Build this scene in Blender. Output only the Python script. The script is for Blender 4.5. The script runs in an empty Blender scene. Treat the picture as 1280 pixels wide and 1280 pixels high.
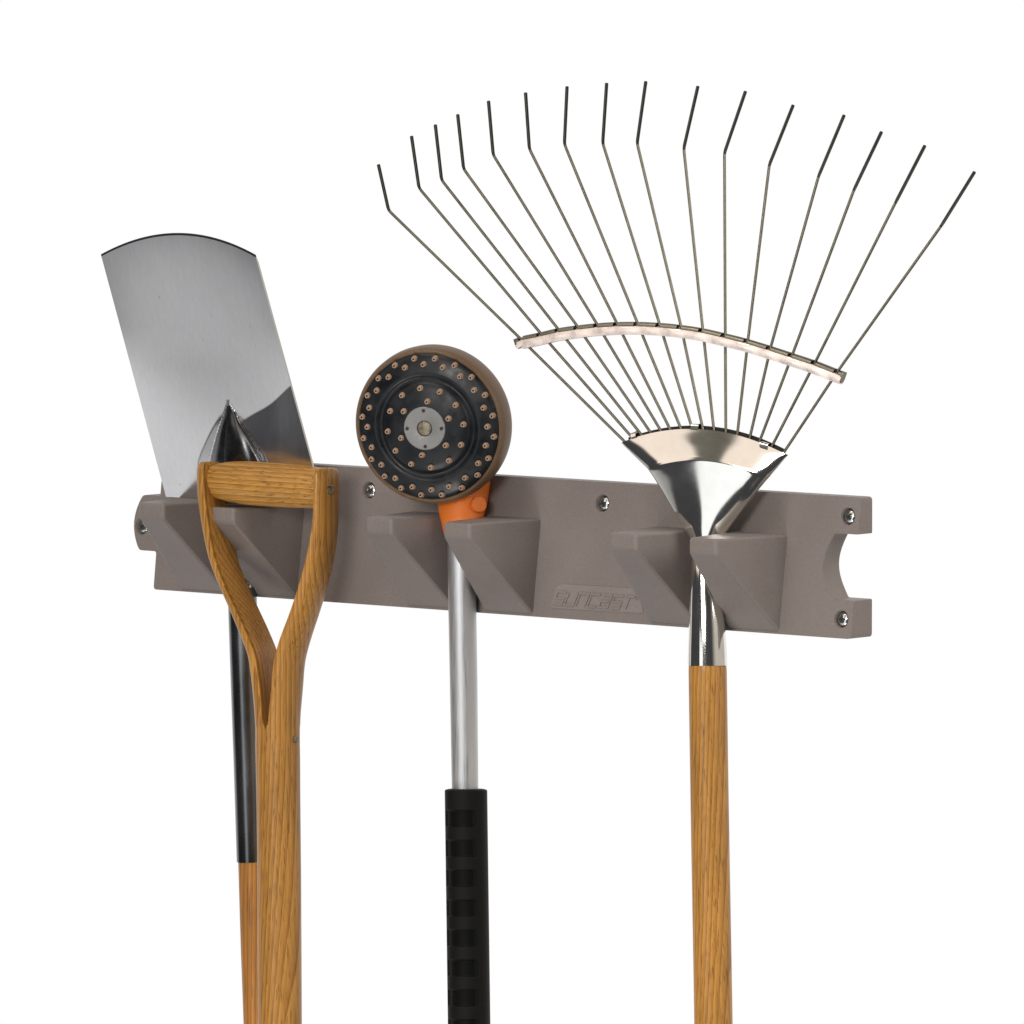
import bpy, bmesh, math, random
from mathutils import Vector, Matrix
random.seed(7)
S = bpy.context.scene
COL = S.collection
# ------------------------------------------------------------------ camera frame
K = 0.000767                    # metres per photo pixel at the rack
F = 12500.0                     # focal length in photo pixels
AZ, EL = math.radians(40), math.radians(4.3)
D_ = Vector((-math.sin(AZ)*math.cos(EL), math.cos(AZ)*math.cos(EL), -math.sin(EL)))
R_ = Vector((math.cos(AZ), math.sin(AZ), 0))
U_ = R_.cross(D_)
CEN = Vector((0, 0, 1.4))
CAM = CEN - D_*F*K

def ray(px, py):
    return D_ + R_*(px-640)/F + U_*(640-py)/F
def on_plane(px, py, o, n):
    v = ray(px, py)
    return CAM + v*((o-CAM).dot(n)/v.dot(n))
YN = Vector((0, -1, 0))
def P(px, py, y):               # a point on the wall-parallel plane at that y
    return on_plane(px, py, Vector((0, y, 0)), YN)
def camvec(r, u, f):            # r right, u up, f towards the viewer
    return R_*r + U_*u - D_*f

# ------------------------------------------------------------------ object helpers
def empty(name, loc, label, cat, group=None):
    o = bpy.data.objects.new(name, None); COL.objects.link(o)
    o.location = loc; o.empty_display_size = .02
    o['label'] = label; o['category'] = cat
    if group: o['group'] = group
    return o
def origin(o):
    v = Vector((0, 0, 0))
    while o is not None:
        v += o.location; o = o.parent
    return v
class MB:
    def __init__(s): s.v = []; s.f = []; s.m = []
    def add(s, vs, fs, mi=0):
        b = len(s.v); s.v += [Vector(v) for v in vs]
        for f in fs: s.f.append([b+i for i in f]); s.m.append(mi)
    def loft(s, rings, cap=True, mi=0, closed=True):
        n = len(rings[0]); vs = [p for r in rings for p in r]; fs = []
        for i in range(len(rings)-1):
            for j in range(n if closed else n-1):
                k = (j+1) % n
                fs.append((i*n+j, i*n+k, (i+1)*n+k, (i+1)*n+j))
        if cap and closed:
            fs.append(tuple(reversed(range(n)))); fs.append(tuple((len(rings)-1)*n+j for j in range(n)))
        s.add(vs, fs, mi)
    def tube(s, pts, rad, n=16, mi=0, cap=True):
        pts = [Vector(p) for p in pts]; rings = []
        t0 = (pts[1]-pts[0]).normalized()
        ref = Vector((0, 0, 1)) if abs(t0.z) < .9 else Vector((1, 0, 0))
        a = t0.cross(ref).normalized()
        for i, p in enumerate(pts):
            t = (pts[min(i+1, len(pts)-1)]-pts[max(i-1, 0)]).normalized()
            a = (a - t*a.dot(t)).normalized(); b = t.cross(a)
            r = rad[i] if isinstance(rad, (list, tuple)) else rad
            rings.append([p + (a*math.cos(2*math.pi*k/n)+b*math.sin(2*math.pi*k/n))*r for k in range(n)])
        s.loft(rings, cap, mi)
    def lathe(s, o, ax, prof, n=64, mi=0, cap=False):
        ax = ax.normalized(); a = ax.orthogonal().normalized(); b = ax.cross(a)
        s.loft([[o + ax*h + (a*math.cos(2*math.pi*k/n)+b*math.sin(2*math.pi*k/n))*r for k in range(n)] for r, h in prof], cap, mi)
    def box(s, o, x, y, z, mi=0):   # half-axis vectors
        vs = [o + x*i + y*j + z*k for i in (-1, 1) for j in (-1, 1) for k in (-1, 1)]
        s.add(vs, [(0, 1, 3, 2), (4, 6, 7, 5), (0, 4, 5, 1), (2, 3, 7, 6), (0, 2, 6, 4), (1, 5, 7, 3)], mi)
    def build(s, name, mats, parent, sharp=35, bevel=0, seg=3, smooth=True, label=None, subdiv=0):
        if not isinstance(mats, (list, tuple)): mats = [mats]
        me = bpy.data.meshes.new(name); off = origin(parent) if parent else Vector()
        me.from_pydata([tuple(v-off) for v in s.v], [], s.f)
        for m in mats: me.materials.append(m)
        for p, mi in zip(me.polygons, s.m): p.material_index = mi
        bm = bmesh.new(); bm.from_mesh(me)
        bmesh.ops.recalc_face_normals(bm, faces=bm.faces)
        bm.to_mesh(me); bm.free()
        if smooth:
            me.shade_smooth(); me.set_sharp_from_angle(angle=math.radians(sharp))
        o = bpy.data.objects.new(name, me); COL.objects.link(o)
        if parent: o.parent = parent
        if bevel:
            b = o.modifiers.new('bevel', 'BEVEL'); b.width = bevel; b.segments = seg; b.limit_method = 'ANGLE'
            b.angle_limit = math.radians(30); b.harden_normals = True
        if subdiv:
            m = o.modifiers.new('sub', 'SUBSURF'); m.levels = m.render_levels = subdiv
        if label: o['label'] = label
        return o
def interp(tab, x):
    if x <= tab[0][0]: return tab[0][1]
    for (a, b), (c, d) in zip(tab, tab[1:]):
        if x <= c: return b + (d-b)*(x-a)/(c-a)
    return tab[-1][1]
def sm(tab, x):                 # smooth (monotone-ish cubic) interpolation
    n = len(tab)
    if x <= tab[0][0]: return tab[0][1]
    if x >= tab[-1][0]: return tab[-1][1]
    for i in range(n-1):
        x0, y0 = tab[i]; x1, y1 = tab[i+1]
        if x <= x1:
            s0 = (y1-(tab[i-1][1] if i else y0))/(x1-(tab[i-1][0] if i else x0))
            s1 = ((tab[i+2][1] if i+2 < n else y1)-y0)/((tab[i+2][0] if i+2 < n else x1)-x0)
            h = x1-x0; t = (x-x0)/h
            return (2*t**3-3*t*t+1)*y0+(t**3-2*t*t+t)*h*s0+(-2*t**3+3*t*t)*y1+(t**3-t*t)*h*s1
def sstep(a, b, x):
    t = max(0, min(1, (x-a)/(b-a))); return t*t*(3-2*t)

# ------------------------------------------------------------------ materials
def mat(name, col, rough=.5, metal=0, coat=0, spec=.5):
    m = bpy.data.materials.new(name); m.use_nodes = True
    b = m.node_tree.nodes['Principled BSDF']
    b.inputs['Base Color'].default_value = (*col, 1); b.inputs['Roughness'].default_value = rough
    b.inputs['Metallic'].default_value = metal; b.inputs['Coat Weight'].default_value = coat
    b.inputs['Coat Roughness'].default_value = .2
    b.inputs['Specular IOR Level'].default_value = spec
    return m
def nd(m, t, **kw):
    n = m.node_tree.nodes.new(t)
    for k, v in kw.items(): setattr(n, k, v)
    return n
def noise(m, scale, detail=3, vec=None, rough=.5, dist=0):
    n = nd(m, 'ShaderNodeTexNoise'); n.inputs['Scale'].default_value = scale; n.inputs['Detail'].default_value = detail
    n.inputs['Roughness'].default_value = rough; n.inputs['Distortion'].default_value = dist
    m.node_tree.links.new(vec if vec else coords(m), n.inputs['Vector']); return n
def coords(m, loc=(0, 0, 0), rot=(0, 0, 0), sc=(1, 1, 1)):
    t = nd(m, 'ShaderNodeTexCoord'); p = nd(m, 'ShaderNodeMapping')
    p.inputs['Location'].default_value = loc; p.inputs['Rotation'].default_value = rot; p.inputs['Scale'].default_value = sc
    m.node_tree.links.new(t.outputs['Object'], p.inputs['Vector']); return p.outputs['Vector']
def ramp(m, src, stops):
    r = nd(m, 'ShaderNodeValToRGB'); e = r.color_ramp.elements
    while len(e) < len(stops): e.new(.5)
    for q, (pos, c) in zip(e, stops):
        q.position = pos; q.color = (*c, 1) if isinstance(c, tuple) else (c, c, c, 1)
    m.node_tree.links.new(src, r.inputs['Fac']); return r.outputs['Color']
def mixc(m, fac, a, b, mode='MIX'):
    x = nd(m, 'ShaderNodeMix', data_type='RGBA', blend_type=mode)
    L = m.node_tree.links
    for s, i in ((fac, 0), (a, 6), (b, 7)):
        if isinstance(s, (int, float)): x.inputs[i].default_value = s
        elif isinstance(s, tuple): x.inputs[i].default_value = (*s, 1)
        else: L.new(s, x.inputs[i])
    return x.outputs[2]
def bump(m, h, strength, dist):
    b = nd(m, 'ShaderNodeBump'); b.inputs['Strength'].default_value = strength; b.inputs['Distance'].default_value = dist
    m.node_tree.links.new(h, b.inputs['Height'])
    m.node_tree.links.new(b.outputs['Normal'], m.node_tree.nodes['Principled BSDF'].inputs['Normal'])
def setin(m, name, out):
    m.node_tree.links.new(out, m.node_tree.nodes['Principled BSDF'].inputs[name])

def plastic(name, col, sc=700):
    m = mat(name, col, .5, spec=.35)
    n = noise(m, sc, 2); n2 = noise(m, 14, 4)
    c = ramp(m, n.outputs[0], [(.3, tuple(x*.91 for x in col)), (.7, tuple(x*1.08 for x in col))])
    c2 = ramp(m, n2.outputs[0], [(.3, .93), (.7, 1.05)])
    setin(m, 'Base Color', mixc(m, 1.0, c, c2, 'MULTIPLY'))
    bump(m, n.outputs[0], .25, .0003); return m
def wood(name, loc=(0, 0, 0), ax=2, light=(.50, .248, .052), mid=(.385, .172, .031), dark=(.13, .050, .010)):
    m = mat(name, mid, .5, coat=.22, spec=.3)
    S3 = lambda a, b: tuple(b if i == ax else a for i in range(3))
    v = coords(m, loc, (0, 0, 0), S3(1, .055))
    dn = noise(m, 9, 2, v, .45)
    sub = nd(m, 'ShaderNodeVectorMath', operation='MULTIPLY_ADD')
    m.node_tree.links.new(dn.outputs['Color'], sub.inputs[0]); sub.inputs[1].default_value = (.032, .032, .032)
    m.node_tree.links.new(v, sub.inputs[2])
    w = nd(m, 'ShaderNodeTexWave', wave_type='RINGS', rings_direction='XYZ'[ax], wave_profile='SAW')
    w.inputs['Scale'].default_value = 70; w.inputs['Distortion'].default_value = .55
    w.inputs['Detail'].default_value = 2; w.inputs['Detail Scale'].default_value = 2.0
    m.node_tree.links.new(sub.outputs[0], w.inputs['Vector'])
    base = ramp(m, w.outputs[0], [(0, light), (.45, tuple(.5*(a+b) for a, b in zip(light, mid))), (.78, mid), (.93, tuple(.6*a+.4*b for a, b in zip(mid, dark))), (1, mid)])
    fib = noise(m, 1, 4, coords(m, loc, (0, 0, 0), S3(420, 11)), .6)
    f = ramp(m, fib.outputs[0], [(.25, .64), (.5, 1.0), (.75, 1.16)])
    c = mixc(m, 1.0, base, f, 'MULTIPLY')
    por = noise(m, 1, 2, coords(m, loc, (0, 0, 0), S3(800, 26)), .5)
    pm = ramp(m, por.outputs[0], [(.58, 0.0), (.69, .7)])
    c = mixc(m, pm, c, dark)
    big = noise(m, 1, 2, coords(m, loc, (0, 0, 0), S3(22, 5)))
    c = mixc(m, 1.0, c, ramp(m, big.outputs[0], [(.3, .82), (.7, 1.12)]), 'MULTIPLY')
    setin(m, 'Base Color', c); bump(m, fib.outputs[0], .12, .0004); return m
def metal(name, col, rough, nscale=60, amp=.08, stretch=(1, 1, 1), bs=0):
    m = mat(name, col, rough, 1)
    n = noise(m, nscale, 5, coords(m, sc=stretch), .6)
    setin(m, 'Base Color', ramp(m, n.outputs[0], [(.3, tuple(c*(1-amp) for c in col)), (.7, tuple(min(1, c*(1+amp)) for c in col))]))
    setin(m, 'Roughness', ramp(m, n.outputs[0], [(.3, max(.02, rough*.75)), (.7, rough*1.25)]))
    if bs: bump(m, n.outputs[0], bs, .0006)
    return m
M_PLATE = plastic('taupe_plastic', (.205, .176, .163))
M_BADGE = plastic('taupe_plastic_smooth', (.235, .203, .188))
M_WOOD = wood('oak_rake', (.055, .045, 0))
M_WOOD2 = wood('oak_handle', (.012, -.010, .3))
M_WOOD3 = wood('oak_spade', (.02, .0, .1), light=(.47, .21, .045), mid=(.36, .145, .026))
M_BAR = wood('oak_bar', (.0, .02, .012), 0, light=(.58, .30, .066), mid=(.44, .205, .038))
M_CHROME = metal('polished_steel', (.80, .78, .73), .085, 40, .06)
M_CREAM = metal('nickel_strip', (.74, .65, .60), .5, 160, .12, bs=.08)
M_WIRE = metal('spring_wire', (.185, .170, .13), .46, 60, .15)
M_TIP = metal('dark_tip_wire', (.045, .045, .04), .45, 60, .15)  # darker tone from the bend to the tip
M_INNER = mat('gap_shade', (.02, .018, .015), .6, .5)  # near-black colour paints the shade inside the socket mouth
M_BLADE = metal('ground_steel', (.74, .74, .745), .24, 14, .05, (1, 1, .4))
_n = noise(M_BLADE, 1, 3, coords(M_BLADE, sc=(260, 260, 130)), .5)
_b = M_BLADE.node_tree.nodes['Principled BSDF'].inputs['Base Color'].links[0].from_socket
_k = ramp(M_BLADE, _n.outputs[0], [(.70, 0.0), (.80, .55)])
_s = noise(M_BLADE, 1, 4, coords(M_BLADE, rot=(0, 0, 0), sc=(340, 340, 6)), .6)
_c = mixc(M_BLADE, 1.0, _b, ramp(M_BLADE, _s.outputs[0], [(.25, .955), (.75, 1.03)]), 'MULTIPLY')
setin(M_BLADE, 'Base Color', mixc(M_BLADE, _k, _c, (.3, .3, .3)))
bump(M_BLADE, _s.outputs[0], .02, .0006)
M_EDGE = metal('dark_edge_steel', (.06, .06, .065), .35)
M_RIB = metal('rib_reflection_steel', (.10, .102, .105), .26, 60, .2)  # dark tone paints the reflection that polished steel would show on the rib
M_SOCKET = metal('oiled_steel', (.16, .164, .168), .24, 30, .35, (1, 1, .3))
M_ALU = metal('brushed_aluminium', (.60, .605, .62), .5, 700, .07, (1, 1, .03))
M_FOAM = mat('black_foam', (.0028, .0028, .0028), .62, spec=.2)
n_ = noise(M_FOAM, 1500, 2); bump(M_FOAM, n_.outputs[0], .4, .0004)
M_PAD = mat('dark_pad', (.0018, .0018, .0018), .55, spec=.12)  # a darker tone than the foam, inside the pressed pads
M_RUBBER = mat('black_rubber_face', (.013, .015, .018), .34, spec=.3)
n_ = noise(M_RUBBER, 55, 5); setin(M_RUBBER, 'Roughness', ramp(M_RUBBER, n_.outputs[0], [(.35, .27), (.65, .5)]))
setin(M_RUBBER, 'Base Color', ramp(M_RUBBER, n_.outputs[0], [(.3, (.005, .006, .008)), (.7, (.013, .015, .018))]))
M_SHELL = plastic('bronze_shell', (.155, .098, .058), 500)
M_NOZ = plastic('tan_rubber', (.37, .245, .165), 1200)
M_HOLE = mat('hole_shade', (.03, .015, .01), .7)  # near-black colour stands for the shade inside the small holes
M_ORANGE = plastic('orange_plastic', (.70, .165, .018), 1200)
M_DISC = metal('satin_zinc', (.28, .28, .275), .62, 500, .12, bs=.3)
M_BOLT = metal('dull_bolt', (.26, .23, .17), .55, 400, .4, bs=.6)
M_SCREW = metal('zinc_screw', (.70, .71, .70), .14, 300, .12)
M_SLOT = mat('slot_shade', (.03, .03, .03), .5)  # near-black cross on the head stands for the shaded recess

# ------------------------------------------------------------------ RACK
px = K
rack = empty('tool_rack', P(640, 690, 0), 'taupe plastic wall rack with six wedge hooks holding the garden tools', 'tool rack')
ZT, ZB = CEN.z + 46.4*K, CEN.z - 124.6*K
TT, TB = .017, .032                       # the plate is thicker at its foot
def yf(z): return -(TT + (TB-TT)*(ZT-z)/(ZT-ZB))
FN = Vector((0, -1, (TB-TT)/(ZT-ZB))).normalized(); FO = Vector((0, -TT, ZT))
def PF(x, y): return on_plane(x, y, FO, FN)
XR = PF(1075, 640).x; XL = PF(199, 640).x
H = ZT-ZB
def rnd(pts, r, n=4):                      # round the corners of a 2-D outline
    out = []
    for i, p in enumerate(pts):
        a, c = Vector(pts[i-1]), Vector(pts[(i+1) % len(pts)]); p = Vector(p)
        ra = min(r, (a-p).length*.45, (c-p).length*.45)
        s, e = p+(a-p).normalized()*ra, p+(c-p).normalized()*ra
        for k in range(n+1):
            t = k/n; out.append((s*(1-t)+p*t)*(1-t) + (p*(1-t)+e*t)*t)
    return out
zn1, zn2 = ZT-.262*H, ZT-.728*H
zt1, zt2 = ZT-.30*H, ZT-.715*H
nd1, nsag = 36*K, 15*K
arc = [(XR-nd1-nsag*math.sin(math.pi*k/12), zn1+(zn2-zn1)*k/12, 0) for k in range(1, 12)]
tong = [(XL-29*K-13*K*math.sin(math.pi*k/14)**.8, zt2+(zt1-zt2)*k/14, 0) for k in range(1, 14)]
outl = [(XL, ZT, .003), (XR, ZT, .004), (XR, zn1, .0015), (XR-nd1, zn1, .0015)] + arc + [(XR-nd1, zn2, .0015), (XR, zn2, .0015), (XR, ZB, .004),
        (XL, ZB, .004), (XL, zt2, .003), (XL-29*K, zt2, .004)] + tong + [(XL-29*K, zt1, .004), (XL, zt1, .002)]
pts = []
for i, (x, z, r) in enumerate(outl):
    p = Vector((x, z)); a = Vector(outl[i-1][:2]); c = Vector(outl[(i+1) % len(outl)][:2])
    if r == 0: pts.append(p); continue
    s_, e_ = p+(a-p).normalized()*min(r, (a-p).length*.45), p+(c-p).normalized()*min(r, (c-p).length*.45)
    for k in range(5):
        t = k/4; pts.append((s_*(1-t)+p*t)*(1-t) + (p*(1-t)+e_*t)*t)
mb = MB()
n = len(pts)
mb.add([(p.x, yf(p.y), p.y) for p in pts] + [(p.x, 0, p.y) for p in pts],
       [tuple(range(n)), tuple(reversed(range(n, 2*n)))] + [(i, (i+1) % n, n+(i+1) % n, n+i) for i in range(n)])
plate = mb.build('back_plate', M_PLATE, rack, sharp=30)
# counterbores for the screws
screws = [(461, 613), (753, 629), (1060, 645.5), (1051.5, 774), (177, 658)]
SR = 9.0*K
for (sx, sy) in screws:
    c = PF(sx, sy); cb = MB()
    cb.lathe(c, FN, [(SR*1.22, .004), (SR*1.22, 0), (SR*1.12, -.0015), (SR*1.12, -.009)], 32, cap=True)
    co = cb.build('cutter', M_PLATE, None, smooth=False)
    m = plate.modifiers.new('hole', 'BOOLEAN'); m.object = co; m.operation = 'DIFFERENCE'; m.solver = 'EXACT'
b = plate.modifiers.new('bevel', 'BEVEL'); b.width = .0028; b.segments = 4; b.limit_method = 'ANGLE'; b.angle_limit = math.radians(40); b.harden_normals = True
bpy.context.view_layer.update()
dg = bpy.context.evaluated_depsgraph_get()
nm = bpy.data.meshes.new_from_object(plate.evaluated_get(dg))
plate.modifiers.clear(); plate.data = nm; nm.name = 'back_plate'
for an in ('custom_normal',):
    if an in nm.attributes: nm.attributes.remove(nm.attributes[an])
nm.shade_smooth(); nm.set_sharp_from_angle(angle=math.radians(35))
for pl in nm.polygons:
    if pl.area > 2.5e-4: pl.use_smooth = False
for o in [o for o in bpy.data.objects if o.name.startswith('cutter')]: bpy.data.objects.remove(o)
# screws
for (sx, sy) in screws:
    c = PF(sx, sy) - FN*.0042; mb = MB()
    mb.lathe(c, FN, [(SR*.98, -.003), (SR*.98, .0003), (SR*.90, .0014), (SR*.70, .0023), (SR*.42, .0029), (SR*.02, .0031)], 32)
    rot = random.uniform(0, 1.5)
    a = Vector((math.cos(rot), 0, math.sin(rot))); a = (a-FN*a.dot(FN)).normalized(); bb = FN.cross(a)
    for (p, w) in ((a, bb), (bb, a)):
        mb.box(c+FN*.0026, p*SR*.52, w*SR*.13, FN*.0009, 1)
    mb.build('screw', [M_SCREW, M_SLOT], rack, sharp=50)
# hooks
YT = -.109
z_hook = P(878, 673, YT).z
hooks = [(878, 674), (778.5, 666), (570.5, 654), (473, 648), (276, 637), (188.5, 632)]
for (hx, hy) in hooks:
    xc = P(hx, hy, YT).x; z1 = z_hook; z2 = z1-.0148; zb = ZB+.0015
    tw, bw, bl = .0163, .0315, .0300
    yb = yf(z1); y2 = yf(zb); e = .008
    vs = []
    for (y, w, z) in ((yb+e, bw, z1), (yb, bw, z1), (YT, tw, z1), (YT, tw, z2), (y2, bl, zb), (y2+e, bl, zb)):
        vs += [(xc-w, y, z), (xc+w, y, z)]
    fs = [(2*i, 2*i+1, 2*i+3, 2*i+2) for i in range(5)] + [(10, 11, 1, 0), (0, 2, 4, 6, 8, 10), (11, 9, 7, 5, 3, 1)]
    mb = MB(); mb.add(vs, [(0, 1, 3, 2), (2, 3, 5, 4), (4, 5, 7, 6), (6, 7, 9, 8), (8, 9, 11, 10), (10, 11, 1, 0), (0, 2, 8, 10), (2, 4, 6, 8), (1, 11, 9, 3), (3, 9, 7, 5)])
    mb.build('hook', M_PLATE, rack, sharp=30, bevel=.003, seg=4)
# raised name panel and lettering
def badge_pt(x, y, h): return PF(x, y) + FN*h
poly = rnd([(687, 760), (698, 729.5), (795, 735.5), (806, 767)], 6, 4)
mb = MB(); n = len(poly)
mb.add([badge_pt(p.x, p.y, .0006) for p in poly] + [badge_pt(p.x, p.y, -.001) for p in poly],
       [tuple(range(n)), tuple(range(2*n-1, n-1, -1))] + [(i, (i+1) % n, n+(i+1) % n, n+i) for i in range(n)])
mb.build('name_panel', M_BADGE, plate, sharp=30, bevel=.0004, seg=2)
SEG = {'S': [[(1, 1), (0, 1), (0, .5), (1, .5), (1, 0), (0, 0)]], 'U': [[(0, 1), (0, 0), (1, 0), (1, 1)]], 'N': [[(0, 0), (0, 1), (1, 1), (1, 0)]],
       'C': [[(1, 1), (0, 1), (0, 0), (1, 0)]], 'A': [[(0, 1), (1, 1), (1, 0), (0, 0), (0, .5), (.86, .5)]], 'T': [[(-.1, 1), (1, 1)], [(.42, .93), (.42, 0)]]}
def stroke(mb, path, hx, hy, place):
    n = len(path); L_, R2 = [], []
    for i, (x, y) in enumerate(path):
        ds = []
        if i: ds.append((x-path[i-1][0], y-path[i-1][1]))
        if i < n-1: ds.append((path[i+1][0]-x, path[i+1][1]-y))
        ox = oy = 0
        for dx, dy in ds:
            q = math.hypot(dx, dy); dx, dy = dx/q, dy/q
            if abs(dx) > abs(dy): oy = math.copysign(hy, dx)
            else: ox = -math.copysign(hx, dy)
        L_.append((x+ox, y+oy)); R2.append((x-ox, y-oy))
    vs = []
    for a_, b_ in zip(L_, R2):
        for h in (.0009, -.0006): vs += [place(*a_, h), place(*b_, h)]
    fs = []
    for i in range(n-1):
        o, p = 4*i, 4*i+4
        fs += [(o, o+1, p+1, p), (o+2, p+2, p+3, o+3), (o, p, p+2, o+2), (o+1, o+3, p+3, p+1)]
    fs += [(0, 2, 3, 1), (4*n-4, 4*n-3, 4*n-1, 4*n-2)]
    mb.add(vs, fs)
mb = MB()
lo = PF(692, 755.0); xdir = (PF(792, 761.2)-lo); xdir_n = Vector((1, 0, 0)); zdir = FN.cross(xdir_n).normalized()
if zdir.z < 0: zdir = -zdir
LW, LH, GAP = xdir.length/7*.78, 15.5*K, xdir.length/7
for i, ch in enumerate('SUNCAST'):
    for path in SEG[ch]:
        stroke(mb, path, .0008/LW, .0008/LH, lambda x, y, h: lo + xdir_n*(i*GAP + x*LW + y*LH*.42) + zdir*(y*LH) + FN*(.0006+h))
# small registered mark ring
c = lo + xdir_n*(7*GAP+LH*.40-.002) + zdir*LH + FN*.001
mb.lathe(c, FN, [(.0019, -.001), (.0019, .0006), (.0012, .0006), (.0012, -.001)], 16)
mb.build('lettering', M_BADGE, plate, sharp=30)

# ------------------------------------------------------------------ SPADE
YS = -.041
sp = empty('spade', P(322, 1290, YS), 'steel spade hung blade up behind the wooden crossbar grip', 'spade')
lean = math.radians(19)
BO = P(300, 621, YS); BN = Vector((0, -math.cos(lean), -math.sin(lean)))
NU, NV = 180, 240
TL, TR, BL, BR = (126, 318), (319, 319), (207.5, 621), (404, 632)
def blade_px(u, v):                      # v 0 at the foot, 1 at the cutting edge
    lx, ly = BL[0]+(TL[0]-BL[0])*v, BL[1]+(TL[1]-BL[1])*v
    rx, ry = BR[0]+(TR[0]-BR[0])*v, BR[1]+(TR[1]-BR[1])*v
    return lx+(rx-lx)*u, ly+(ry-ly)*u - 27*sstep(.55, 1, v)*(1-(2*u-1)**2)
def blade_h(x, y):                       # relief in pixels, towards the viewer
    h = 0
    # forged rib running into the socket
    ax = 287+(y-515)*.13; w = sm([(505, 2), (525, 11), (550, 22), (580, 32), (632, 36)], y)
    A = sm([(500, 0), (515, 3), (535, 11), (560, 19), (590, 25), (632, 28)], y)
    if y > 500:
        d = abs(x-ax)/w
        h += A*(max(0, 1-d*d)**.55 if d < 1 else 0)
    # shoulder right of the rib rises past a crease, shaped to mirror the dark
    dx, dy = 364-303, 483-527; L = math.hypot(dx, dy); nx, ny = -dy/L, dx/L
    wob = -2.5*math.sin(math.pi*(x-303)/61) + .8*math.sin((x-303)*.13)
    s = (x-303)*nx + (y-527)*ny + wob
    if s > 0 and x > ax:
        k = sstep(.55, 1.35, (x-ax)/w)
        h += k*(.30*s if s < 98 else .30*98 + 5*(1-math.exp(-(s-98)*.30/5)))*(1-.45*sstep(588, 622, y))
    # low flange just left of the rib, added for its dark sliver of reflection
    if y > 515 and x < ax:
        e = (ax-x)/w
        h += .24*w*max(0, 1-abs(e-1.0)/.5)*sstep(515, 535, y)
    return h
mb = MB(); fr = []; bk = []
for j in range(NV+1):
    v = j/NV
    for i in range(NU+1):
        x, y = blade_px(i/NU, v); p = on_plane(x, y, BO, BN)
        uu = i/NU-.5
        dish = (6*(uu*2)**2*sstep(.1, .7, v) + -22*v*v + 1.0*math.sin(7*v+3*uu))*K
        q = on_plane(x, y, BO + BN*(blade_h(x, y)*K + dish), BN)
        fr.append(q); bk.append(q - BN*(.0022 - .0012*sstep(.96, 1, v)))
W = NU+1
fs = []; ms = []
for j in range(NV):
    for i in range(NU):
        fs.append((j*W+i, j*W+i+1, (j+1)*W+i+1, (j+1)*W+i)); 
        x_, y_ = blade_px((i+.5)/NU, (j+.5)/NV)
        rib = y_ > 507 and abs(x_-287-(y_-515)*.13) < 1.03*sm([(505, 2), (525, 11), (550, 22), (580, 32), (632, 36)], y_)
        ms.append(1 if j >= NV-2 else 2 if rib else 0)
N0 = len(fr)
bfs = [tuple(N0+a for a in reversed(f)) for f in fs]
edge = [i for i in range(W)] + [j*W+NU for j in range(1, NV+1)] + [NV*W+i for i in range(NU-1, -1, -1)] + [j*W for j in range(NV-1, 0, -1)]
efs = []; em = []
for a, b2 in zip(edge, edge[1:]+edge[:1]):
    efs.append((a, N0+a, N0+b2, b2)); em.append(1 if a >= NV*W-W*2 else 0)
mb.v = fr+bk; mb.f = [list(f) for f in fs+bfs+efs]; mb.m = ms+ms+em
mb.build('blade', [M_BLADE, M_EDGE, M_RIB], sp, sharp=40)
cl = [(298, 590, 22), (300, 640, 21), (302, 700, 19), (303, 750, 18.5), (306, 840, 18.5), (310, 950, 18.5), (314, 1077, 18.5)]
mb = MB(); mb.tube([P(x, y, YS) for x, y, r in cl], [r*K for x, y, r in cl], 40)
soc = mb.build('socket', M_SOCKET, sp, sharp=60)
for (x, y) in ((298, 718), (303.5, 731)):
    c = P(x, y, YS); ax = camvec(.55, 0, .83); mb = MB()
    mb.lathe(c+ax*15.8*K, ax, [(4.5*K, -3*K), (4.5*K, .8*K), (3*K, 2.2*K), (.1*K, 2.8*K)], 20)
    mb.build('rivet', M_SCREW, soc)
mb = MB(); mb.tube([P(x, y, YS) for x, y in ((313, 1060), (315, 1080), (318, 1180), (322, 1290), (330, 1500))], [17*K, 17.6*K, 17.6*K, 17.6*K, 17.6*K], 40)
mb.build('shaft', M_WOOD3, sp, sharp=60)

# ------------------------------------------------------------------ Y-GRIP TOOL HANDLE
TH = math.radians(32)
HN = camvec(-math.sin(TH), 0, math.cos(TH)); HS = camvec(math.cos(TH), 0, math.sin(TH))
HO = P(335, 605, -.089)
hx0 = 347
HA = on_plane(hx0, 640, HO, HN)          # s = 0 line
gh = empty('wooden_tool', on_plane(347, 1295, HO, HN), 'long wooden tool handle with a forked crossbar grip hooked over the rack', 'garden tool')
CS = math.cos(TH)
def hp(s, y, n):                          # in-plane s (px), photo row y, n towards the viewer (px)
    return HA + HS*(s*K) + U_*((640-y)*K) + HN*(n*K)
inL = [(578, -97), (590, -96), (607, -94), (628, -92), (665, -86), (700, -77.5), (733, -63), (764, -45.5), (794, -29), (820, -17), (841, -12.5), (870, -8), (903, -4.4), (908, -3.2), (913, 0), (960, 0)]
inR = [(584, 71), (616, 71), (654, 69.5), (691, 62), (729, 50.5), (766, 36), (801, 20.5), (827, 12.5), (860, 8.4), (903, 4.2), (908, 3.2), (913, 0), (960, 0)]
aL = [(578, 14), (590, 18), (628, 20), (665, 18.4), (705, 16.8), (740, 16), (794, 19.5), (840, 20.5), (900, 27), (925, 25), (960, 20)]
aR = [(584, 9.5), (600, 11.5), (654, 11.5), (691, 15.5), (729, 17.5), (766, 19), (801, 21.5), (841, 22), (900, 28), (925, 25), (960, 20)]
bT = [(578, 22.5), (584, 24.5), (600, 26), (640, 26.5), (900, 27), (925, 25), (960, 20)]
mb = MB()
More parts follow.
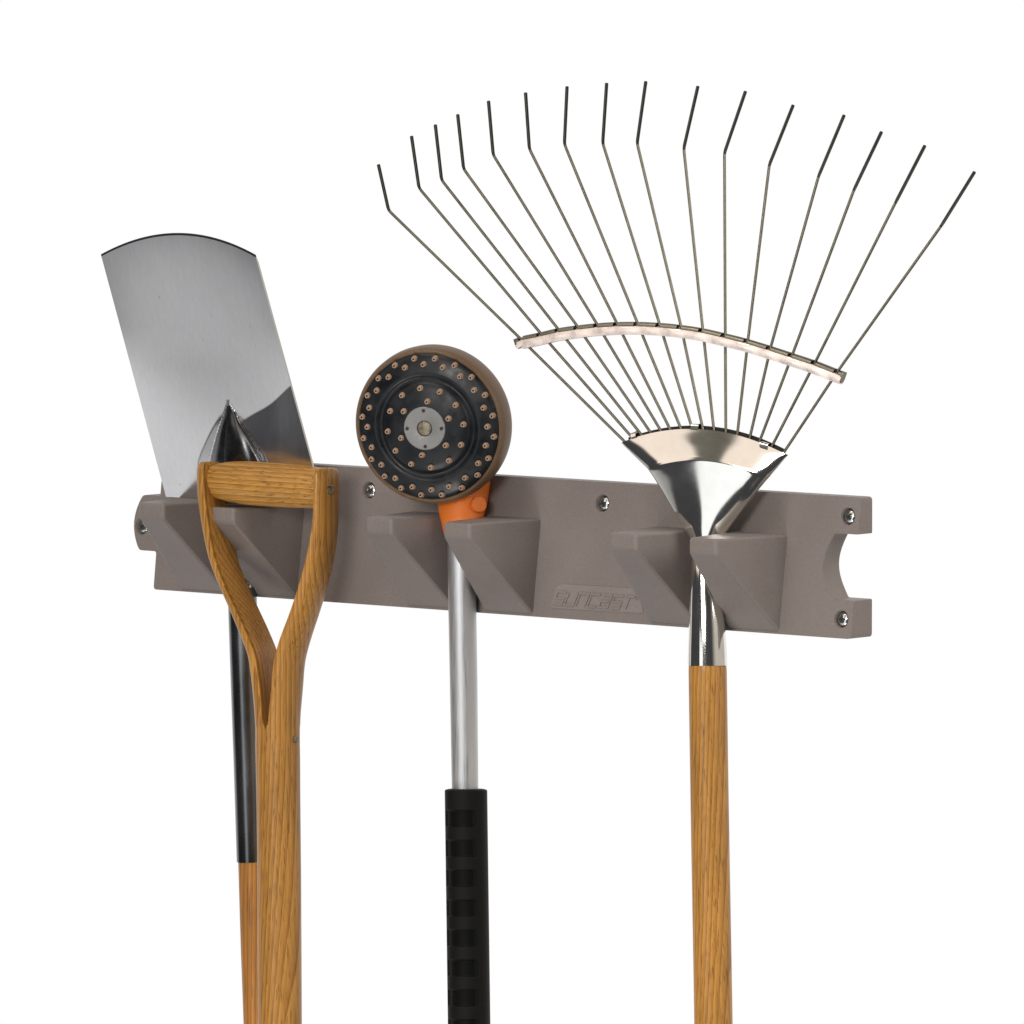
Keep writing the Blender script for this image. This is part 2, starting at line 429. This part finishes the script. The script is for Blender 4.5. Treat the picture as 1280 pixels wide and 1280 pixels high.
for side, IN, A in ((-1, inL, aL), (1, inR, aR)):
    y0 = 580.5 if side < 0 else 588.5
    rings = []
    for j in range(90):
        y = y0 + (934-y0)*j/89
        s0 = side*max(0, side*sm(IN, y)); a = sm(A, y); b = sm(bT, y); ring = []
        for k in range(29):               # half ellipse: flat inside face, rounded outside
            t = math.pi*k/28 - math.pi/2
            cx, sy_ = math.cos(t), math.sin(t)
            ring.append(hp(s0+side*a*abs(cx)**.8, y, b*math.copysign(abs(sy_)**.85, sy_)))
        ring.append(hp(s0-side*1.5, y, -b*.9)); 
        ring.append(hp(s0-side*2.2, y, 0))
        ring.append(hp(s0-side*1.5, y, b*.9))
        wb = sstep(832, 906, y)
        if wb > 0:
            tgt = []
            for k in range(29):
                t = math.pi*k/28 - math.pi/2
                tgt.append(hp(s0+side*math.cos(t)*(28.1-abs(s0)), y, 28.1*math.sin(t)))
            tgt += [hp(s0-side*.8, y, -25), hp(s0-side*1.2, y, 0), hp(s0-side*.8, y, 25)]
            ring = [p.lerp(q2, wb) for p, q2 in zip(ring, tgt)]
        if j == 0:
            cen = sum(ring, Vector())/len(ring)
            for sc_, up_ in ((.45, 4.2), (.70, 3.4), (.86, 2.2), (.95, 1.0)): rings.append([cen+(p-cen)*sc_+U_*up_*K for p in ring])
        rings.append(ring)
    mb.loft(rings)
# shaft under the fork
shl = [(928, 347, 27.6), (933, 347, 28.1), (960, 347.5, 28), (1000, 348, 27.7), (1100, 349, 27.7), (1290, 350, 27.7)]
rings = []
for j in range(80):
    y = 928+(1500-928)*j/79
    xc = sm([(q[0], q[1]) for q in shl], y); r = sm([(q[0], q[2]) for q in shl], y)
    rings.append([hp((xc-347)/CS, y, 0) + (HS*math.cos(t)+HN*math.sin(t))*r*K for t in [2*math.pi*k/56 for k in range(56)]])
mb.loft(rings)
fork = mb.build('forked_shaft', M_WOOD2, gh, sharp=50)
# crossbar
mb = MB(); rings = []
prof = [(-103, 17), (-97, 20), (-73, 25.5), (-48, 27.4), (-20, 28), (15, 27.6), (45, 26.6), (72, 25.0), (86, 23.5)]
for j in range(60):
    s = -100+(72.5+100)*j/59
    r = sm(prof, s); yc = 600.5+(s+98)*.057
    rings.append([hp(s, yc, 0) + U_*(r*math.sin(t)*K) + HN*(r*.95*math.cos(t)*K) for t in [2*math.pi*k/48 for k in range(48)]])
mb.loft(rings)
mb.build('crossbar', M_BAR, gh, sharp=60)
mb = MB()
c = hp(71+11, 612, 6); ax = (HS*.97+HN*.25).normalized()
mb.lathe(c, ax, [(6.5*K, -3*K), (6.5*K, 1.0*K), (5*K, 2.0*K), (3.2*K, 1.0*K), (2*K, .4*K), (.1*K, .3*K)], 24)
mb.build('rivet', M_BOLT, gh)
c = hp((373.5-347)/CS-1.5, 926, 3); ax = (HS*.98+HN*.2).normalized(); mb = MB()
mb.lathe(c, ax, [(4.5*K, -4*K), (4.5*K, .3*K), (3.4*K, 1.0*K), (.1*K, 1.1*K)], 24)
mb.build('rivet', M_BOLT, gh)

# ------------------------------------------------------------------ WATERING WAND
YW = -.047
wd = empty('watering_wand', P(587, 1295, YW), 'round black watering wand head on a silver tube with black foam grip', 'watering wand')
tube = [(575.5, 640, 16), (576.5, 690, 17), (577.5, 740, 17.5), (579.5, 850, 17.3), (581.5, 1000, 16.5)]
mb = MB(); mb.tube([P(x, y, YW) for x, y, r in tube], [r*K for x, y, r in tube], 48)
mb.build('tube', M_ALU, wd, sharp=60)
# foam grip with shallow finger pads pressed into its front left
mb = MB(); rings = []; pads = []; NJ = 560; NK = 80
g0, g1 = 986, 1400
for j in range(NJ+1):
    y = g0+(g1-g0)*j/NJ
    c = P(582.5+(y-990)*.0135, y, YW); r = 26.6
    prow = []; r *= (.80 if j == 0 else .93 if j == 1 else .98 if j == 2 else 1)
    ring = []
    for k in range(NK):
        t = 2*math.pi*k/NK; f = math.cos(t)    # 1 facing the viewer
        sd = math.sin(t); cr = -.22
        ph = ((y-1011) % 37.3)/37.3
        row = sstep(0, .07, ph)*(1-sstep(.55, .62, ph)) if y > 1010 else 0
        ang = math.atan2(sd, f)
        pad = row*(1-sstep(.86, .96, abs(ang+.50)))
        pad2 = row*(1-sstep(.62, .74, abs(abs(ang-2.4)-.0)))
        prow.append(max(pad, pad2)); rr = r - 2.6*max(pad, pad2)
        ring.append(c + (R_*sd - D_*f)*rr*K)
    rings.append(ring); pads.append(prow)
mb.loft(rings)
for j in range(NJ):
    for k in range(NK):
        if pads[j][k] > .5: mb.m[j*NK+k] = 1
mb.build('grip', [M_FOAM, M_PAD], wd, sharp=60)
# head
HNv = camvec(-.315, -.165, .935).normalized()
dep = P(577, 650, YW); ddep = (dep-CAM).dot(D_) - 38*K
def Q(x, y, d): 
    v = ray(x, y); return CAM + v*(d/v.dot(D_))
HC = Q(536, 533, ddep)
prof = [(89.5, -4), (91.5, -1), (94.5, .5), (97, -2), (98.5, -8), (99.5, -20), (98.5, -32), (94, -42), (82, -49), (55, -54), (25, -57), (.5, -58)]
mb = MB(); mb.lathe(HC, HNv, [(r*K, h*K) for r, h in prof], 128)
mb.build('head_shell', M_SHELL, wd, sharp=50)
fprof = [(92.5, -6), (92, -1.2), (90, 1.0), (85, 2.8), (78, 4.8), (70, 6.8), (66, 7.2), (64, 5.5), (62, 4.3), (59.5, 4.3), (58, 6.0), (56.5, 8.8), (54, 10.6), (46, 12.3), (36, 14.2), (28, 15.4), (.5, 15.8)]
mb = MB(); mb.lathe(HC, HNv, [(r*K, h*K) for r, h in fprof], 128)
mb.build('spray_face', M_RUBBER, wd, sharp=50)
ea = (R_ - HNv*R_.dot(HNv)).normalized(); eb = HNv.cross(ea)
if eb.dot(U_) < 0: eb = -eb
def face_h(r): return interp(sorted([(a, b) for a, b in fprof]), r)
def face_pt(r, ang, dh=0): return HC + (ea*math.cos(ang)+eb*math.sin(ang))*r*K + HNv*(face_h(r)+dh)*K
# one nozzle mesh, copied over the face
mb = MB(); Z = Vector((0, 0, 1))
nr = 3.25*K
mb.lathe(Vector(), Z, [(nr*1.25, -1.5*K), (nr*1.15, .6*K), (nr, 1.2*K), (nr*.93, 4.3*K), (nr*.78, 4.9*K), (nr*.42, 4.9*K)], 20)
mb.lathe(Vector(), Z, [(nr*.42, 4.9*K), (nr*.40, 3.4*K), (nr*.02, 3.3*K)], 20, 1)
noz = mb.build('nozzle', [M_NOZ, M_HOLE], None, sharp=40)
rotm = HNv.to_track_quat('Z', 'Y')
first = True
for r, cnt, ph in ((86.5, 20, 6.5), (78.8, 20, -2.0), (50, 12, 13), (34, 6, 21)):
    for i in range(cnt):
        o = noz if first else noz.copy()
        if not first: COL.objects.link(o)
        o.parent = wd
        ang = math.radians(90 - ph + 360*i/cnt + (-8 if r > 80 else 0)) + random.uniform(-.015, .015)
        if cnt == 12: ang = math.radians(98+30*i)
        if cnt == 6: ang = math.radians(84+60*i)
        if cnt == 20: ang = math.radians((84.5 if r > 80 else 93.5) + 18*i) + random.uniform(-.012, .012)
        o.rotation_mode = 'QUATERNION'; o.rotation_quaternion = rotm
        o.location = face_pt(r, ang) - wd.location; first = False
mb = MB(); mb.lathe(HC+HNv*15.2*K, HNv, [(27.2*K, -2*K), (27.2*K, 1.2*K), (26.4*K, 1.9*K), (11*K, 2.0*K), (10*K, 1.6*K), (9.8*K, -1*K)], 64)
for k in range(4):
    a = math.radians(90*k+3); p = HC+HNv*17.6*K+(ea*math.cos(a)+eb*math.sin(a))*22.5*K
    mb.lathe(p, HNv, [(2.2*K, -1*K), (2.2*K, .35*K), (.05*K, .4*K)], 14, 1)
disc = mb.build('centre_disc', [M_DISC, M_HOLE], wd, sharp=40)
mb = MB(); mb.lathe(HC+HNv*15.0*K, HNv, [(9.9*K, -1*K), (9.9*K, .5*K), (8*K, 1.6*K), (4*K, 2.4*K), (.1*K, 2.6*K)], 32)
mb.build('bolt', M_BOLT, disc, sharp=60)
# orange neck
def wq(x, y, f): return P(x, y, YW) - D_*(f*K)
cl = [((580, 606), 33, -22), ((579, 618), 32.5, -20), ((578.5, 634), 30.5, -14), ((578, 650), 26.5, -6), ((577, 662), 22.8, 0), ((577, 668), 20.5, 0), ((577, 671), 17.8, 0)]
mb = MB(); rings = []
cl2 = []
for j in range(25):
    t = j/24*(len(cl)-1); i = min(int(t), len(cl)-2); f = t-i
    (x0, y0), r0, f0 = cl[i]; (x1, y1), r1, f1 = cl[i+1]
    c = wq(x0+(x1-x0)*f, y0+(y1-y0)*f, f0+(f1-f0)*f); r = r0+(r1-r0)*f
    rings.append([c + R_*(r*math.sin(a)*K) - D_*(r*.9*math.cos(a)*K) + U_*(r*math.sin(a)*.13*K) for a in [2*math.pi*k/48 for k in range(48)]])
mb.loft(rings)
neck = mb.build('neck', M_ORANGE, wd, sharp=50)
ax = camvec(.42, .1, .90).normalized(); c = wq(592, 632, -14)+ax*15.8*K
mb = MB(); mb.lathe(c, ax, [(10*K, -6*K), (10*K, 1.2*K), (9.2*K, 2*K), (.1*K, 2.6*K)], 40)
mb.build('button', M_ORANGE, neck, sharp=40)
mb = MB(); ax = camvec(-.8, 0, .6).normalized(); c = wq(563, 669, 0)+ax*4*K
mb.lathe(c, ax, [(4*K, -6*K), (4*K, 4*K), (2.6*K, 5.5*K), (.1*K, 5.8*K)], 20)
mb.build('pin', M_SCREW, neck)

# ------------------------------------------------------------------ LEAF RAKE
YR = -.050
rk = empty('leaf_rake', P(892, 1295, YR), 'wire leaf rake with sixteen bent tines fanned above a polished steel socket', 'rake')
TF = math.radians(25)
RN = camvec(-math.sin(TF), 0, math.cos(TF)); RO = P(884, 640, YR)
def rp(x, y, n=0): return on_plane(x, y, RO, RN) + RN*(n*K)
tines = [((779, 551), (673-22, 424.5), (485.8, 263), (473.2, 206.5)),
 ((786, 543), (674.5, 416), (523.8, 235), (514.5, 170.9)), ((799, 541), (697, 411.5), (552, 225), (544.2, 156.6)),
 ((812, 540), (721, 408), (579.5, 211), (572.2, 143.8)), ((824.4, 537), (745.8, 405.6), (616.5, 193.5), (610.7, 127)),
 ((836.5, 536), (770.6, 404.5), (661.7, 186), (657, 116.6)), ((850, 535), (796.4, 404.5), (705.5, 180), (708.8, 108.9)),
 ((864.3, 535), (823.9, 405.8), (753.4, 179), (758.3, 104.6)), ((877.7, 536), (850.3, 407.3), (796.4, 179), (807.2, 102.4)),
 ((891.6, 538), (877.7, 412), (854.7, 185.5), (872.3, 108.4)), ((906.5, 540), (905.8, 418.4), (905.6, 191), (931.7, 114.7)),
 ((920.9, 542.6), (934.3, 424), (961.7, 206), (991.3, 131.9)), ((936.5, 547), (962.7, 433.5), (1023.3, 220), (1055, 144.4)),
 ((948.7, 551.6), (990, 442.5), (1067.6, 237), (1101.7, 165.3)), ((964, 558), (1018.8, 451.6), (1119.8, 252.6), (1155.9, 182.5)),
 ((979.3, 565), (1047.5, 462.5), (1176.7, 282), (1218, 215.3))]
wr = 1.85*K
for (b0, b1, b2, b3) in tines:
    dx, dy = b0[0]-b1[0], b0[1]-b1[1]; L = math.hypot(dx, dy)
    inn = (b0[0]+dx/L*14, b0[1]+dy/L*14)
    p0, p1, p2 = rp(*inn, -2), rp(*b1, -2), rp(*b2, 0)
    d2 = (p2-CAM).dot(D_)
    p3 = Q(b3[0], b3[1], d2+46*K)          # the tip is bent back towards the wall
    a = (p1-p2).normalized(); c = (p3-p2).normalized()
    arc = [p2+a*5*K, p2+a*2.2*K+c*.5*K, p2+a*.6*K+c*2.0*K, p2+c*5*K]
    mb = MB(); mb.tube([p0, p1, (p1+p2)/2] + arc[:2], [wr*.98, wr*.98, wr*.98, wr, wr], 12)
    mb.tube(arc[1:] + [p3], [wr, wr*1.05, wr*1.15, wr*1.2], 12, 1)
    mb.build('tine', [M_WIRE, M_TIP], rk, sharp=60)
# brace: a U channel that the tines pass through
top = [(643, 424), (652, 420.5), (673, 416), (697, 410.5), (721, 407), (746, 404.3), (771, 402.8), (797, 402.6), (824, 403.8), (850, 406.3), (878, 410.5), (906, 416.8), (934, 423.8), (963, 432.6), (990, 441.4), (1019, 451), (1047, 462), (1058, 466)]
def topy(x): return sm(top, x)
def tdir(x):
    dx = 2; dy = topy(x+1)-topy(x-1); L = math.hypot(dx, dy); return dx/L, dy/L
def bpt(x, d, n):                           # x along, d px below the top edge, n towards the viewer
    tx, ty = tdir(min(max(x, 645), 1056)); return rp(x-ty*d, topy(x)+tx*d, n)
mb = MB(); rings = []
for j in range(120):
    x = 644+(1056-644)*j/119
    wv = .35*math.sin(x*.21)+.3*math.sin(x*.083)
    e = 1
    if j < 2: e = .72
    sec = [(4.6, 3.5), (5.4, 5.2), (9, 6.2+wv), (13, 6.0+wv), (15.6*e, 5.4), (15.8*e, 4.6), (15.8*e, -5), (15*e, -5.8), (2.2, -6.2), (.2, -6.0), (.2, -4.6), (12.5*e, -4.4), (14.4*e, -4.2), (14.4*e, 3.6), (12.5*e, 3.8), (6, 3.6)]
    rings.append([bpt(x, d, n) for d, n in sec])
mb.loft(rings)
brace = mb.build('brace', [M_CREAM], rk, sharp=45)
cross = [t[1][0] for t in tines]
mb = MB()
bounds = [644]+cross+[1057]
for i in range(len(bounds)-1):               # folded lips between the tines
    x0, x1 = bounds[i]+3.2*(i > 0), bounds[i+1]-2.6*(i < len(bounds)-2)
    if x1-x0 < 2: continue
    r_ = []
    for k in range(7):
        x = x0+(x1-x0)*k/6
        r_.append([bpt(x, d, n) for d, n in ((0, -5.0), (-.4, -1), (.3, 2.6), (2.2, 4.9), (4.8, 5.6), (5.0, 4.4), (3.2, 3.6), (1.8, 1.6), (1.6, -4.6))])
    mb.loft(r_)
mb.build('lip', M_WIRE, brace, sharp=45)
for x in (644.5, 1056):
    mb = MB(); mb.loft([[bpt(x-1.5, d, n) for d, n in ((.5, 4), (8, 6), (13, 4), (13, -4), (8, -5.6), (.5, -5))], [bpt(x+1, d, n) for d, n in ((.5, 4), (8, 6), (13, 4), (13, -4), (8, -5.6), (.5, -5))]])
    mb.build('end_cap', M_WIRE, brace, sharp=30)
# socket: handle sleeve -> flattened fan-shaped funnel
NT = 61
rows = [  # left point, right point, sag, front bulge, back bulge, tip (softening) of the outline
 ((861.3, 832), (907.5, 832), 0, 23, 23), ((861.8, 812), (906.6, 812), 0, 22.5, 22.5), ((862.6, 780), (904.6, 780), 0, 21, 21), ((863.4, 750), (901.5, 750), 0, 19, 19), ((864.4, 720), (898.5, 720), 0, 17, 17),
 ((865.2, 700), (897, 700), 0, 14.6, 16), ((866, 685), (897.5, 685), .5, 11.6, 15.5), ((862, 672), (903, 672), 1.5, 10.4, 14),
 ((855, 660), (911.5, 660), 4, 11.2, 13), ((842, 637.5), (928, 637.5), 8, 12.2, 11), ((829.5, 616), (943, 618), 12, 14.4, 10), ((818.5, 597), (955, 603.5), 15.8, 16.9, 9.2), ((814, 590), (959.5, 598.5), 17.5, 17.6, 9),
 ((811.5, 586.5), (962, 596), 18.5, 17.0, 9), ((808, 583), (964.5, 593), 19.2, 15.8, 8.6), ((796, 572), (973, 583.5), 21.5, 12, 7.6), ((784, 560.5), (981.5, 573), 23.5, 8.4, 6.6), ((777, 553.5), (985.5, 569), 24.5, 6.2, 6)]
def row(t):
    i = min(int(t), len(rows)-2); f = t-i
    g = lambda fn: sm([(k, fn(rows[k])) for k in range(len(rows))], t)
    return (g(lambda q: q[0][0]), g(lambda q: q[0][1])), (g(lambda q: q[1][0]), g(lambda q: q[1][1])), g(lambda q: q[2]), g(lambda q: q[3]), g(lambda q: q[4])
mb = MB(); rings = []
for jj in range(121):
    l, r, sag, fb, bb_ = row(jj/120*(len(rows)-1)); ring = []
    ex = 1 - .42*sstep(5, 18, sag)
    for side, bl in ((1, fb), (-1, -bb_)):
        for k in range(NT):
            t = k/(NT-1)
            if side < 0: t = 1-t
            q_ = .5-.5*math.cos(math.pi*t)
            x, y = l[0]+(r[0]-l[0])*q_, l[1]+(r[1]-l[1])*q_-sag*4*q_*(1-q_)
            ring.append(rp(x, y, 0) + RN*(bl*max(0, math.sin(math.pi*t))**ex*K))
        ring = ring[:-1]
    rings.append(ring)
# inner wall at the mouth so that the gap reads as a dark opening
mouth = rings[-1]
cen = sum(mouth, Vector())/len(mouth)
def shrink(ring, amt):
    out = []
    m = len(ring)
    for i, p in enumerate(ring):
        q2 = ring[(m-i) % m]; mid = (p+q2)/2
        out.append(p+(mid-p).normalized()*min(amt, (mid-p).length*.8) if (mid-p).length > 1e-7 else p)
    return out
mb.loft(rings, cap=False)
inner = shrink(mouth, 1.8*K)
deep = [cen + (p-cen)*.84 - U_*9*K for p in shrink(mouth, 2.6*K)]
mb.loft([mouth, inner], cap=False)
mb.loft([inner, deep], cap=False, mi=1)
soc = mb.build('socket', [M_CHROME, M_INNER], rk, sharp=60)
# near-black strip behind the mouth rim, gap shade put in as colour
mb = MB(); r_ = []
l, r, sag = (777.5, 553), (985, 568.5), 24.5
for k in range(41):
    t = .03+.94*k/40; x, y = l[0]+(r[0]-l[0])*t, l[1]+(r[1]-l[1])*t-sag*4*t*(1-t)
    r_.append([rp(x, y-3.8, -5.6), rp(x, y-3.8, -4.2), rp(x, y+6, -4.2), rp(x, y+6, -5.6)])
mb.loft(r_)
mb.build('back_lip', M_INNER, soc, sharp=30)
for (x, y, w) in ((870.5, 533.5, 4.5), (957, 557, 5), (794, 543.5, 3)):
    mb = MB()
    sl = .06 if x < 900 else .30
    if x < 800: sl = -.32
    r_ = []
    for (dy, nn) in ((4, 6.8), (-1, 6.6), (-3.6, 4.5), (-4.2, 0), (-3.6, -5), (0, -6.5)):
        r_.append([rp(x-w, y+dy-w*sl, nn), rp(x+w, y+dy+w*sl, nn), rp(x+w, y+dy+w*sl, nn-1.2), rp(x-w, y+dy-w*sl, nn-1.2)])
    mb.loft(r_); mb.build('clip', M_CHROME, soc, sharp=50)
mb = MB(); c = rp(884, 808, 0); ax = camvec(.84, 0, .54).normalized()
mb.lathe(c + ax*21.3*K, ax, [(5.0*K, -3*K), (5.0*K, .6*K), (4*K, 1.6*K), (2.2*K, .3*K), (.1*K, .2*K)], 24)
mb.build('rivet', M_CHROME, soc, sharp=50)
hl = [(828, 884.2, 22.2), (834, 884.4, 23.2), (840, 884.6, 23.4), (1000, 887, 23.4), (1290, 892, 23.5), (1500, 895, 23.6)]
mb = MB(); pts_ = []; rr = []
for j in range(40):
    y = 828+(1500-828)*(j/39)**1.6
    pts_.append(rp(sm([(a, b) for a, b, c in hl], y), y)); rr.append(sm([(a, c) for a, b, c in hl], y)*K)
mb.tube(pts_, rr, 48); mb.build('shaft', M_WOOD, rk, sharp=60)

# ------------------------------------------------------------------ light: white behind, dark in front with painted-in glows, softboxes and added fills
w = bpy.data.worlds.new('World'); S.world = w; w.use_nodes = True
nt = w.node_tree; bg = nt.nodes['Background']
tc = nt.nodes.new('ShaderNodeTexCoord')
def dotn(v):
    n = nt.nodes.new('ShaderNodeVectorMath'); n.operation = 'DOT_PRODUCT'
    nt.links.new(tc.outputs['Generated'], n.inputs[0]); n.inputs[1].default_value = tuple(v); return n.outputs['Value']
def mr(src, a, b, lo=0, hi=1):
    n = nt.nodes.new('ShaderNodeMapRange'); n.interpolation_type = 'SMOOTHSTEP'
    for k, x in zip((1, 2, 3, 4), (a, b, lo, hi)): n.inputs[k].default_value = x
    nt.links.new(src, n.inputs[0]); return n.outputs[0]
def wmix(f, a, b):
    n = nt.nodes.new('ShaderNodeMix'); n.data_type = 'RGBA'
    nt.links.new(f, n.inputs[0])
    for s, i in ((a, 6), (b, 7)):
        if isinstance(s, tuple): n.inputs[i].default_value = (*s, 1)
        else: nt.links.new(s, n.inputs[i])
    return n.outputs[2]
rc, uc, bc = dotn(R_), dotn(U_), dotn(D_)
def mul(a, b):
    n = nt.nodes.new('ShaderNodeMath'); n.operation = 'MULTIPLY'
    nt.links.new(a, n.inputs[0]); nt.links.new(b, n.inputs[1]); return n.outputs[0]
def mul(*xs):
    o = xs[0]
    for b in xs[1:]:
        n = nt.nodes.new('ShaderNodeMath'); n.operation = 'MULTIPLY'
        nt.links.new(o, n.inputs[0]); nt.links.new(b, n.inputs[1]); o = n.outputs[0]
    return o
def math1(op, a, b=None):
    n = nt.nodes.new('ShaderNodeMath'); n.operation = op; nt.links.new(a, n.inputs[0])
    if b is not None:
        if isinstance(b, float): n.inputs[1].default_value = b
        else: nt.links.new(b, n.inputs[1])
    return n.outputs[0]
az = math1('ARCTAN2', rc, math1('MULTIPLY', bc, -1.0))              # 0 towards the viewer, positive to the right
def band(src, a, b, s_): return mul(mr(src, a-s_, a+s_), mr(src, b+s_, b-s_))
rad = math.radians
c = wmix(mr(rc, .30, .75), (.055, .055, .06), (.58, .54, .48))      # beige glow added on the right, a fill for right-facing sides
grad = wmix(mr(uc, -.32, -.57), (.33, .33, .335), (.90, .90, .91))
c = wmix(band(uc, -.78, -.315, .025), c, wmix(mr(rc, -.55, -.75), c, grad))   # bright low patch painted in on the left for the blade to mirror
up = band(uc, .16, .84, .03)
c = wmix(mul(up, band(az, rad(-57), rad(-40), .02)), c, (.15, .14, .12))
c = wmix(mul(up, band(az, rad(-80), rad(-55), .02)), c, (1.15, 1.0, .89))    # two warm glows painted in, with a gap, for the socket band's reflection
c = wmix(mul(up, band(az, rad(-41.5), rad(-8), .02)), c, (1.15, 1.0, .89))
c = wmix(mr(bc, .36, .54), c, (1.0, 1.0, 1.0))                       # white background
nt.links.new(c, bg.inputs['Color']); bg.inputs['Strength'].default_value = 1.0

def lamp(name, r, u, f, sx, sy, power, col=(1, 1, 1), aim=(640, 640)):
    l = bpy.data.lights.new(name, 'AREA'); l.shape = 'RECTANGLE'; l.size = sx; l.size_y = sy; l.energy = power; l.color = col
    o = bpy.data.objects.new(name, l); COL.objects.link(o)
    o.location = CEN + camvec(r, u, f)
    t = P(*aim, -.05)
    o.rotation_euler = (t-o.location).to_track_quat('-Z', 'Y').to_euler()
    return o
lamp('key_softbox', -1.0, 3.0, 1.1, 1.2, .8, 36, (1, .95, .89))
lamp('strip_softbox', -1.72, -.62, 2.3, .95, 1.5, 5.6, (.94, .975, 1))
lamp('front_fill', -1.0, .42, 2.6, .9, .5, 27, (1, .98, .95))  # added fill, placed clear of the chrome socket's reflection
lamp('low_fill', -.9, -2.3, 1.7, 1.2, .8, 30, (1, .97, .94))  # added fill that lifts the slanted hook faces
lamp('right_fill', 1.6, .75, 1.5, .9, .9, 20, (1, .96, .92), aim=(900, 680))  # added fill for the hook sides and the rack's right end

# ------------------------------------------------------------------ camera
cd = bpy.data.cameras.new('Camera'); cam = bpy.data.objects.new('Camera', cd); COL.objects.link(cam)
cam.location = CAM; cam.rotation_euler = D_.to_track_quat('-Z', 'Y').to_euler()
cd.sensor_width = 36; cd.lens = 36*F/1280; cd.clip_start = .1; cd.clip_end = 100
S.camera = cam
S.render.resolution_x = S.render.resolution_y = 1024
S.view_settings.view_transform = 'Standard'; S.view_settings.look = 'None'
S.view_settings.exposure = 0; S.view_settings.gamma = 1; S.view_settings.use_curve_mapping = False
